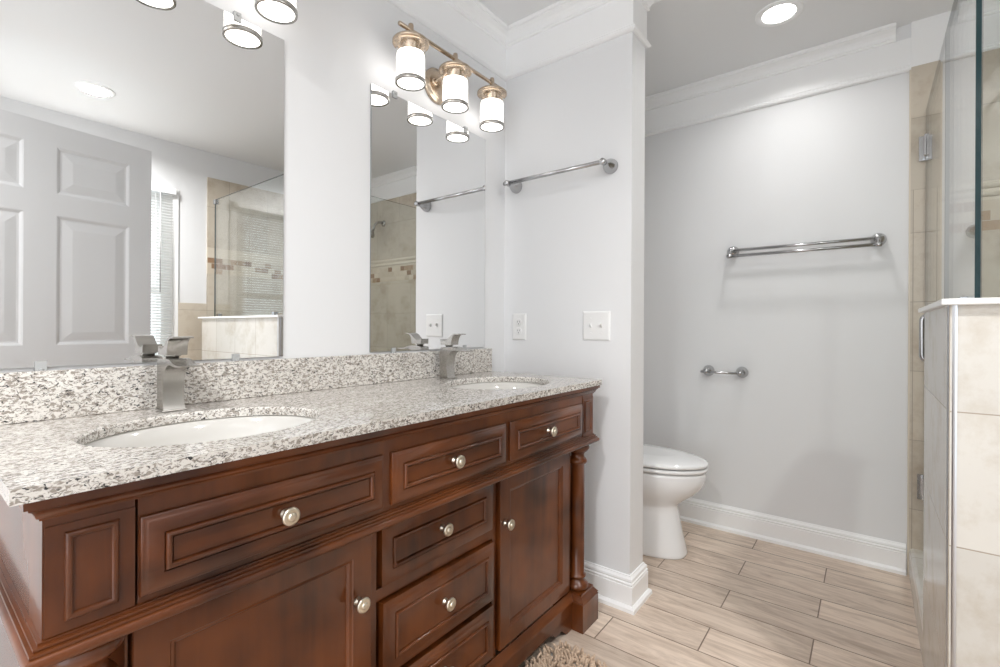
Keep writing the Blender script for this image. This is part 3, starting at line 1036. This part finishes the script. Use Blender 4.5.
make_light(1.322, 'three-shade brass and nickel vanity light over the right mirror')

# ------------------------------------------------------------------ electrical plates on the partition
def plate(name, label, cat, y0, y1, z0, z1):
    t = thing(name, label, cat, (XP, (y0 + y1) / 2, (z0 + z1) / 2))
    bm = bmesh.new()
    R = [[(XP - d, y1 - i, z0 + i), (XP - d, y0 + i, z0 + i), (XP - d, y0 + i, z1 - i), (XP - d, y1 - i, z1 - i)] for i, d in ((0, 0.0002), (0, 0.003), (0.002, 0.005), (0.006, 0.0062))]
    bm_loft(bm, R)
    obj('cover_plate', bm, plastic_white, t)
    return t
t = plate('wall_outlet', 'white duplex outlet on the partition wall close to the mirror corner', 'outlet', 1.223, 1.297, 1.032, 1.152)
for zc_ in (1.072, 1.112):
    bm = bmesh.new()
    yc_ = 1.26
    bm_lathe(bm, [(0.0165, 0.006), (0.0165, 0.008), (0.0155, 0.0086)], (XP, yc_, zc_), 'X', 24)
    bm_box(bm, XP - 0.0089, XP - 0.0085, yc_ - 0.0065, yc_ - 0.0045, zc_ - 0.001, zc_ + 0.007, 1)
    bm_box(bm, XP - 0.0089, XP - 0.0085, yc_ + 0.0045, yc_ + 0.0065, zc_ - 0.001, zc_ + 0.007, 1)
    bm_lathe(bm, [(0.0025, 0.0084), (0.0025, 0.0089)], (XP, yc_, zc_ - 0.0075), 'X', 10, mi=1)
    obj('receptacle', bm, [plastic_white, slot_dark], t)
t = plate('light_switch', 'white double light switch on the partition wall near its free edge', 'switch', 0.817, 0.936, 1.038, 1.156)
for yc_ in (0.8535, 0.8995):
    bm = bmesh.new()
    zc_ = 1.097
    bm_box(bm, XP - 0.0072, XP - 0.005, yc_ - 0.006, yc_ + 0.006, zc_ - 0.013, zc_ + 0.013)
    bm_loft(bm, [[(XP - d, yc_ - w, z - h), (XP - d, yc_ + w, z - h), (XP - d, yc_ + w, z + h), (XP - d, yc_ - w, z + h)] for d, w, z, h in
                 ((0.007, 0.0045, zc_, 0.008), (0.013, 0.0042, zc_ + 0.004, 0.006), (0.018, 0.004, zc_ + 0.008, 0.004))])
    for s in (-1, 1):
        bm_lathe(bm, [(0.003, 0.006), (0.003, 0.0068), (0.0015, 0.0072)], (XP, yc_, zc_ + s * 0.030), 'X', 10)
    obj('toggle', bm, plastic_white, t)

# ------------------------------------------------------------------ towel bars and paper holder
def rosette(bm, X, y, z, reach):
    """Flared conical post on a wall of constant x, pointing towards -x."""
    bm_lathe(bm, [(0.030, 0.0004), (0.030, 0.006), (0.0285, 0.013), (0.024, 0.024), (0.0175, 0.038), (0.0105, reach - 0.016), (0.0105, reach - 0.010), (0.0125, reach - 0.008), (0.0125, reach + 0.010), (0.010, reach + 0.013), (0.004, reach + 0.015)],
             (X, y, z), 'X', 26)
t = thing('towel_bar', 'single nickel towel bar on the partition wall above the outlet and switch', 'towel bar', (XP, 1.05, 1.73))
bm = bmesh.new()
bm_tube(bm, [(XP - 0.072, 1.298, 1.731), (XP - 0.072, 0.812, 1.731)], 0.0085, 16)
obj('bar', bm, chrome, t)
for y in (1.279, 0.817):
    bm = bmesh.new()
    rosette(bm, XP, y, 1.731, 0.072)
    obj('bracket', bm, chrome, t)
t = thing('double_towel_bar', 'nickel towel rack with two parallel bars on the far wall', 'towel bar', (XF, 0.28, 1.49))
for dx, z in ((0.052, 1.500), (0.090, 1.466)):
    bm = bmesh.new()
    bm_tube(bm, [(XF - dx, 0.592, z), (XF - dx, -0.034, z)], 0.0075, 14)
    obj('bar', bm, chrome, t)
for y in (0.582, -0.030):
    bm = bmesh.new()
    rosette(bm, XF, y, 1.500, 0.052)
    bm_tube(bm, [(XF - 0.056, y, 1.502), (XF - 0.070, y, 1.490), (XF - 0.084, y, 1.474), (XF - 0.090, y, 1.466)], 0.008, 12)
    bm_lathe(bm, [(0.004, -0.013), (0.010, -0.011), (0.011, 0), (0.010, 0.011), (0.004, 0.013)], (XF - 0.090, y, 1.466), 'Y', 16)
    obj('bracket', bm, chrome, t)
t = thing('toilet_paper_holder', 'small nickel paper holder without a roll, on the far wall beside the toilet', 'paper holder', (XF, 0.62, 0.856))
bm = bmesh.new()
bm_tube(bm, [(XF - 0.060, 0.732, 0.853), (XF - 0.060, 0.728, 0.853), (XF - 0.060, 0.532, 0.853)], [0.003, 0.0065, 0.0065], 14)
obj('bar', bm, chrome, t)
for y in (0.703, 0.535):
    bm = bmesh.new()
    rosette(bm, XF, y, 0.856, 0.058)
    obj('bracket', bm, chrome, t)

# ------------------------------------------------------------------ toilet
TX = 2.350
t = thing('toilet', 'white toilet with closed lid in the alcove behind the partition wall', 'toilet', (TX, 0.98, 0))
def egg(cx, yf, yb, hw, z, seg=48, pf=2.0, pb=2.6, front=0.62):
    """Egg outline: rounder and longer towards the front (-y)."""
    ym = yb - (yb - yf) * (1 - front) if False else yf + (yb - yf) * front
    out = []
    for k in range(seg):
        a = 2 * PI * k / seg
        ca, sa = math.cos(a), math.sin(a)
        p = pf if sa < 0 else pb
        x = hw * math.copysign(abs(ca) ** (2 / p), ca)
        L = (ym - yf) if sa < 0 else (yb - ym)
        y = ym + L * math.copysign(abs(sa) ** (2 / p), sa)
        out.append((cx + x, y, z))
    return out
bm = bmesh.new()
rings = [egg(TX, 0.690, 1.20, 0.128, 0.0, pf=2.6, pb=4), egg(TX, 0.688, 1.20, 0.130, 0.006, pf=2.6, pb=4), egg(TX, 0.690, 1.20, 0.130, 0.016, pf=2.6, pb=4), egg(TX, 0.700, 1.20, 0.124, 0.06, pf=2.5, pb=4),
         egg(TX, 0.716, 1.20, 0.116, 0.13, pf=2.4, pb=4), egg(TX, 0.728, 1.20, 0.111, 0.20, pf=2.3, pb=4), egg(TX, 0.733, 1.20, 0.112, 0.225, pf=2.2, pb=4),
         egg(TX, 0.728, 1.20, 0.118, 0.240, pf=2.2, pb=4), egg(TX, 0.695, 1.20, 0.140, 0.268, pf=2.1, pb=4), egg(TX, 0.655, 1.20, 0.160, 0.298, pb=3.4), egg(TX, 0.622, 1.19, 0.174, 0.332, pb=3.2),
         egg(TX, 0.606, 1.18, 0.180, 0.365, pb=3), egg(TX, 0.602, 1.17, 0.182, 0.395, pb=3), egg(TX, 0.604, 1.17, 0.181, 0.407, pb=3), egg(TX, 0.612, 1.165, 0.175, 0.412, pb=3),
         egg(TX, 0.66, 1.13, 0.13, 0.412, pb=3)]
bm_loft(bm, rings, True, True, True, True)
bm_box(bm, TX - 0.175, TX + 0.175, 1.13, W - 0.012, 0.33, 0.425)
obj('bowl', bm, porcelain, t)
bm = bmesh.new()
bm_loft(bm, [egg(TX, 0.606, 1.085, 0.176, 0.4165), egg(TX, 0.596, 1.09, 0.184, 0.4185), egg(TX, 0.594, 1.09, 0.186, 0.426), egg(TX, 0.596, 1.09, 0.184, 0.4325), egg(TX, 0.604, 1.085, 0.178, 0.4342)], True, True, True, True)
obj('seat', bm, porcelain, t)
bm = bmesh.new()
bm_loft(bm, [egg(TX, 0.606, 1.085, 0.176, 0.4395), egg(TX, 0.595, 1.09, 0.185, 0.4415), egg(TX, 0.592, 1.09, 0.188, 0.449), egg(TX, 0.595, 1.09, 0.185, 0.457), egg(TX, 0.606, 1.085, 0.176, 0.4615), egg(TX, 0.65, 1.06, 0.145, 0.4685), egg(TX, 0.74, 1.0, 0.08, 0.474)], True, True, True, True)
obj('lid', bm, porcelain, t)
for s in (-0.075, 0.075):
    bm = bmesh.new()
    bm_tube(bm, [(TX + s - 0.025, 1.098, 0.435), (TX + s + 0.025, 1.098, 0.435)], 0.012, 14)
    bm_box(bm, TX + s - 0.02, TX + s + 0.02, 1.085, 1.115, 0.420, 0.434)
    obj('hinge', bm, porcelain, t)
def rrect(cx, cy, hx, hy, rad, z, n=6):
    out = []
    for qx, qy, a0 in ((1, 1, 0), (-1, 1, PI / 2), (-1, -1, PI), (1, -1, 3 * PI / 2)):
        for k in range(n):
            a = a0 + PI / 2 * k / (n - 1)
            out.append((cx + qx * (hx - rad) + rad * math.cos(a), cy + qy * (hy - rad) + rad * math.sin(a), z))
    return out
bm = bmesh.new()
ty = W - 0.020 - 0.095
bm_loft(bm, [rrect(TX, ty, 0.195, 0.085, 0.03, 0.428), rrect(TX, ty, 0.215, 0.093, 0.035, 0.47), rrect(TX, ty, 0.225, 0.095, 0.035, 0.745)], True, True, True, True)
obj('tank', bm, porcelain, t)
bm = bmesh.new()
bm_loft(bm, [rrect(TX, ty, 0.228, 0.098, 0.035, 0.7465), rrect(TX, ty, 0.234, 0.104, 0.038, 0.754), rrect(TX, ty, 0.234, 0.104, 0.038, 0.775), rrect(TX, ty, 0.226, 0.096, 0.036, 0.785)], True, True, True, True)
obj('tank_lid', bm, porcelain, t)
bm = bmesh.new()
bm_lathe(bm, [(0.012, 0), (0.012, 0.012), (0.006, 0.014)], (TX - 0.16, ty - 0.094, 0.69), 'Y', 16)
bm_tube(bm, [(TX - 0.16, ty - 0.106, 0.69), (TX - 0.10, ty - 0.112, 0.678)], [0.006, 0.0045], 10)
obj('flush_lever', bm, chrome, t)

# ------------------------------------------------------------------ shower glass
ZG0, ZG1 = KW_TOP + 0.0145, 2.043
def pane(name, x0, x1, y0, y1, z0, z1, parent=None):
    bm = bmesh.new()
    bm_box(bm, x0, x1, y0, y1, z0, z1)
    thin_x = (x1 - x0) < (y1 - y0)
    for fc in bm.faces:
        fc.normal_update()
        nrm = fc.normal
        fc.material_index = 0 if (abs(nrm.x) > 0.9 if thin_x else abs(nrm.y) > 0.9) else 1
    return obj(name, bm, [glass_clear, glass_edge], parent)
def clamp(parent, x, y, z, sx, sy, sz):
    return box('glass_clip', x - sx / 2, x + sx / 2, y - sy / 2, y + sy / 2, z - sz / 2, z + sz / 2, chrome, parent, bevel=0.002)
t = thing('glass_screen', 'fixed clear glass panel on the front of the knee wall, facing the camera', 'shower screen', (XG, -0.7, ZG0))
pane('pane', XG - 0.005, XG + 0.005, -1.235, YG - 0.007, ZG0, ZG1, t)
clamp(t, XG, -1.225, 2.025, 0.026, 0.035, 0.035)
clamp(t, XG, -1.16, ZG0 + 0.012, 0.026, 0.035, 0.024)
clamp(t, XG, -0.33, ZG0 + 0.012, 0.026, 0.035, 0.024)
t = thing('glass_screen', 'fixed clear glass panel on the side of the knee wall, next to the shower door', 'shower screen', (1.80, YG, ZG0))
pane('pane', XG - 0.005, 2.078, YG - 0.005, YG + 0.005, ZG0, ZG1, t)
clamp(t, 1.70, YG, ZG0 + 0.008, 0.035, 0.026, 0.016)
clamp(t, 1.95, YG, ZG0 + 0.008, 0.035, 0.026, 0.016)
t = thing('shower_door', 'frameless glass shower door hinged on the tiled far wall', 'shower door', (2.77, YG, 0.14))
pane('pane', 2.084, 2.768, YG - 0.005, YG + 0.005, 0.134, ZG1, t)
for z in (1.880, 0.400):
    bm = bmesh.new()
    bm_box(bm, XT - 0.006, XT - 0.0005, YG - 0.027, YG + 0.027, z - 0.054, z + 0.054)
    bm_box(bm, XT - 0.062, XT - 0.006, YG + 0.0055, YG + 0.012, z - 0.045, z + 0.045)
    bm_box(bm, XT - 0.062, XT - 0.006, YG - 0.012, YG - 0.0055, z - 0.045, z + 0.045)
    bm_tube(bm, [(XT - 0.012, YG, z - 0.05), (XT - 0.012, YG, z + 0.05)], 0.008, 12)
    obj('hinge', bm, chrome, t, bevel=0.001)
bm = bmesh.new()
hx = 2.118
for sg in (1, -1):
    pts = [(hx, YG + sg * 0.006, 0.985)]
    for k in range(7):
        a = PI / 2 * k / 6
        pts.append((hx, YG + sg * (0.038 + 0.018 * math.sin(a)), 0.985 + 0.018 * (1 - math.cos(a))))
    for k in range(7):
        a = PI / 2 * k / 6
        pts.append((hx, YG + sg * (0.038 + 0.018 * math.cos(a)), 1.135 - 0.018 + 0.018 * math.sin(a)))
    pts.append((hx, YG + sg * 0.006, 1.135))
    bm_tube(bm, pts, 0.008, 14)
obj('pull_handle', bm, chrome, t)

# shower head on the far wall
t = thing('shower_fixture', 'nickel shower head on a bent arm, seen in the right mirror', 'shower head', (XT, -0.82, 2.03))
bm = bmesh.new()
bm_lathe(bm, [(0.028, 0.0003), (0.028, 0.004), (0.020, 0.012), (0.012, 0.014)], (XT, -0.82, 2.03), 'X', 24)
obj('flange', bm, nickel, t)
bm = bmesh.new()
pts = [(XT - 0.01, -0.82, 2.03), (XT - 0.04, -0.82, 2.035), (XT - 0.075, -0.82, 2.024), (XT - 0.102, -0.82, 1.994), (XT - 0.116, -0.82, 1.955)]
bm_tube(bm, pts, 0.0115, 14)
obj('shower_arm', bm, nickel, t)
bm = bmesh.new()
hd = Vector((-0.5, 0, -0.86)).normalized()
hp = Vector((XT - 0.114, -0.82, 1.961))
a1 = Vector((0, 1, 0))
b1 = hd.cross(a1)
R = [[hp + hd * h + rad * (math.cos(2 * PI * k / 26) * a1 + math.sin(2 * PI * k / 26) * b1) for k in range(26)] for rad, h in ((0.008, 0), (0.014, 0.006), (0.014, 0.022), (0.018, 0.030), (0.034, 0.052), (0.038, 0.062), (0.038, 0.070), (0.034, 0.073))]
bm_loft(bm, R, True, True, True, True)
obj('spray_head', bm, nickel, t)

# ------------------------------------------------------------------ recessed ceiling lights
def can(x, y, label, power, spread=160):
    t = thing('recessed_ceiling_light', label, 'ceiling light', (x, y, H), 'recessed ceiling lights')
    bm = bmesh.new()
    bm_lathe(bm, [(0.092, H - 0.0003), (0.092, H - 0.003), (0.088, H - 0.006), (0.070, H - 0.0075), (0.064, H - 0.004)], (x, y, 0), 'Z', 40, cap0=False, cap1=False)
    obj('trim_ring', bm, white_trim, t)
    bm = bmesh.new()
    bm_lathe(bm, [(0.0645, H - 0.0005), (0.0645, H - 0.004), (0.05, H - 0.0055), (0.02, H - 0.006)], (x, y, 0), 'Z', 40)
    obj('lens', bm, lens_mat, t)
    L = bpy.data.lights.new('recessed_lamp', 'AREA')
    L.shape = 'DISK'
    L.size = 0.12
    L.energy = power
    L.spread = math.radians(spread)
    L.color = (1.0, 0.985, 0.965)
    lo = bpy.data.objects.new('lamp_light', L)
    C.objects.link(lo)
    lo.parent = t
    lo.location = (0, 0, -0.010)
can(2.358, 0.315, 'round recessed ceiling light before the toilet alcove and far wall', CAN_POWER * 0.12, 145)
can(0.741, -0.851, 'round recessed ceiling light above the open door, seen in the left mirror', CAN_POWER)
can(-0.62, 0.315, 'added fill light behind the camera, unseen, built like the recessed ceiling lights', CAN_POWER)  # extra lamp added out of view to brighten the room

# ------------------------------------------------------------------ window blind
t = thing('window_blind', 'white slatted blind hanging in the window, reflected in the left mirror', 'blind', (0.84, RW + 0.03, 2.05))
BX0, BX1 = 0.36, 1.300
box('headrail', BX0 - 0.008, BX1 + 0.018, RW + 0.0135, RW + 0.048, 2.055, 2.100, white_trim, t, bevel=0.003)
bm = bmesh.new()
z = 2.040
tilt = math.radians(28)
yc = RW + 0.026
while z > 0.70:
    hw = 0.0125
    a = []
    for s in (-1, -0.5, 0, 0.5, 1):
        a.append((yc + s * hw * math.cos(tilt), z + s * hw * math.sin(tilt) + 0.0018 * (1 - s * s)))
    low = [(y_, z_ - 0.0008) for y_, z_ in a]
    bm_prism(bm, a + low[::-1], BX0, BX1, 'X')
    z -= 0.0205
obj('slats', bm, blind_mat, t)
box('bottom_rail', BX0, BX1, yc - 0.013, yc + 0.013, 0.665, 0.683, blind_mat, t)
bm = bmesh.new()
for x in (0.50, 0.84, 1.19):
    for yy in (yc - 0.013, yc + 0.013):
        bm_tube(bm, [(x, yy, 0.68), (x, yy, 2.046)], 0.0012, 6)
obj('ladder_cord', bm, blind_mat, t)
bm = bmesh.new()
bm_tube(bm, [(1.215, RW + 0.054, 2.04), (1.215, RW + 0.054, 1.33)], 0.004, 10)
bm_tube(bm, [(1.215, RW + 0.046, 2.062), (1.215, RW + 0.054, 2.045), (1.215, RW + 0.054, 2.03)], 0.003, 8)
obj('tilt_wand', bm, plain('wand_grey', (0.45, 0.45, 0.45), 0.3), t)

# ------------------------------------------------------------------ shaggy bath rug
ra = math.radians(-8)
rc = Vector((1.0, 0.640, 0))
ux, uy = Vector((math.cos(ra), math.sin(ra), 0)), Vector((-math.sin(ra), math.cos(ra), 0))
RL, RH, RR = 0.40, 0.255, 0.075
rug = thing('bath_rug', 'shaggy beige bath rug on the floor in front of the vanity', 'rug', rc)
bm = bmesh.new()
out = rrect(0, 0, RL - 0.012, RH - 0.012, RR, 0)
bm_loft(bm, [[rc + ux * x + uy * y + Vector((0, 0, z_)) for x, y, _ in out] for z_ in (0.0008, 0.007)])
obj('backing', bm, rug_back, rug)
bm = bmesh.new()
rnd = random.Random(11)
def inside(x, y):
    qx, qy = max(abs(x) - (RL - RR), 0), max(abs(y) - (RH - RR), 0)
    return math.hypot(qx, qy) <= RR
step = 0.0115
nx, ny = int(2 * RL / step), int(2 * RH / step)
for i in range(nx + 1):
    for j in range(ny + 1):
        x = -RL + i * step + rnd.uniform(-0.003, 0.003)
        y = -RH + j * step + rnd.uniform(-0.003, 0.003)
        if not inside(x, y):
            continue
        p = rc + ux * x + uy * y
        L = rnd.uniform(0.018, 0.026)
        az = rnd.uniform(0, 2 * PI)
        ln = rnd.uniform(0.2, 0.9)
        d = Vector((math.cos(az) * ln, math.sin(az) * ln, 1)).normalized()
        b0 = p + Vector((0, 0, 0.006))
        b1 = b0 + d * L * 0.6
        d2 = Vector((math.cos(az + 0.5) * ln * 1.3, math.sin(az + 0.5) * ln * 1.3, 0.8)).normalized()
        b2 = b1 + d2 * L * 0.45
        aa = d.cross(Vector((math.sin(az), 0.3, 0.2))).normalized()
        bb = d.cross(aa)
        R = []
        for q, w_ in ((b0, 0.0044), (b1, 0.0054), (b2, 0.0034)):
            R.append([q + w_ * (math.cos(k * 2 * PI / 4) * aa + math.sin(k * 2 * PI / 4) * bb) for k in range(4)])
        bm_loft(bm, R, True, False, True, True)
pile = obj('pile', bm, rug_mat, rug)
pile['kind'] = 'stuff'
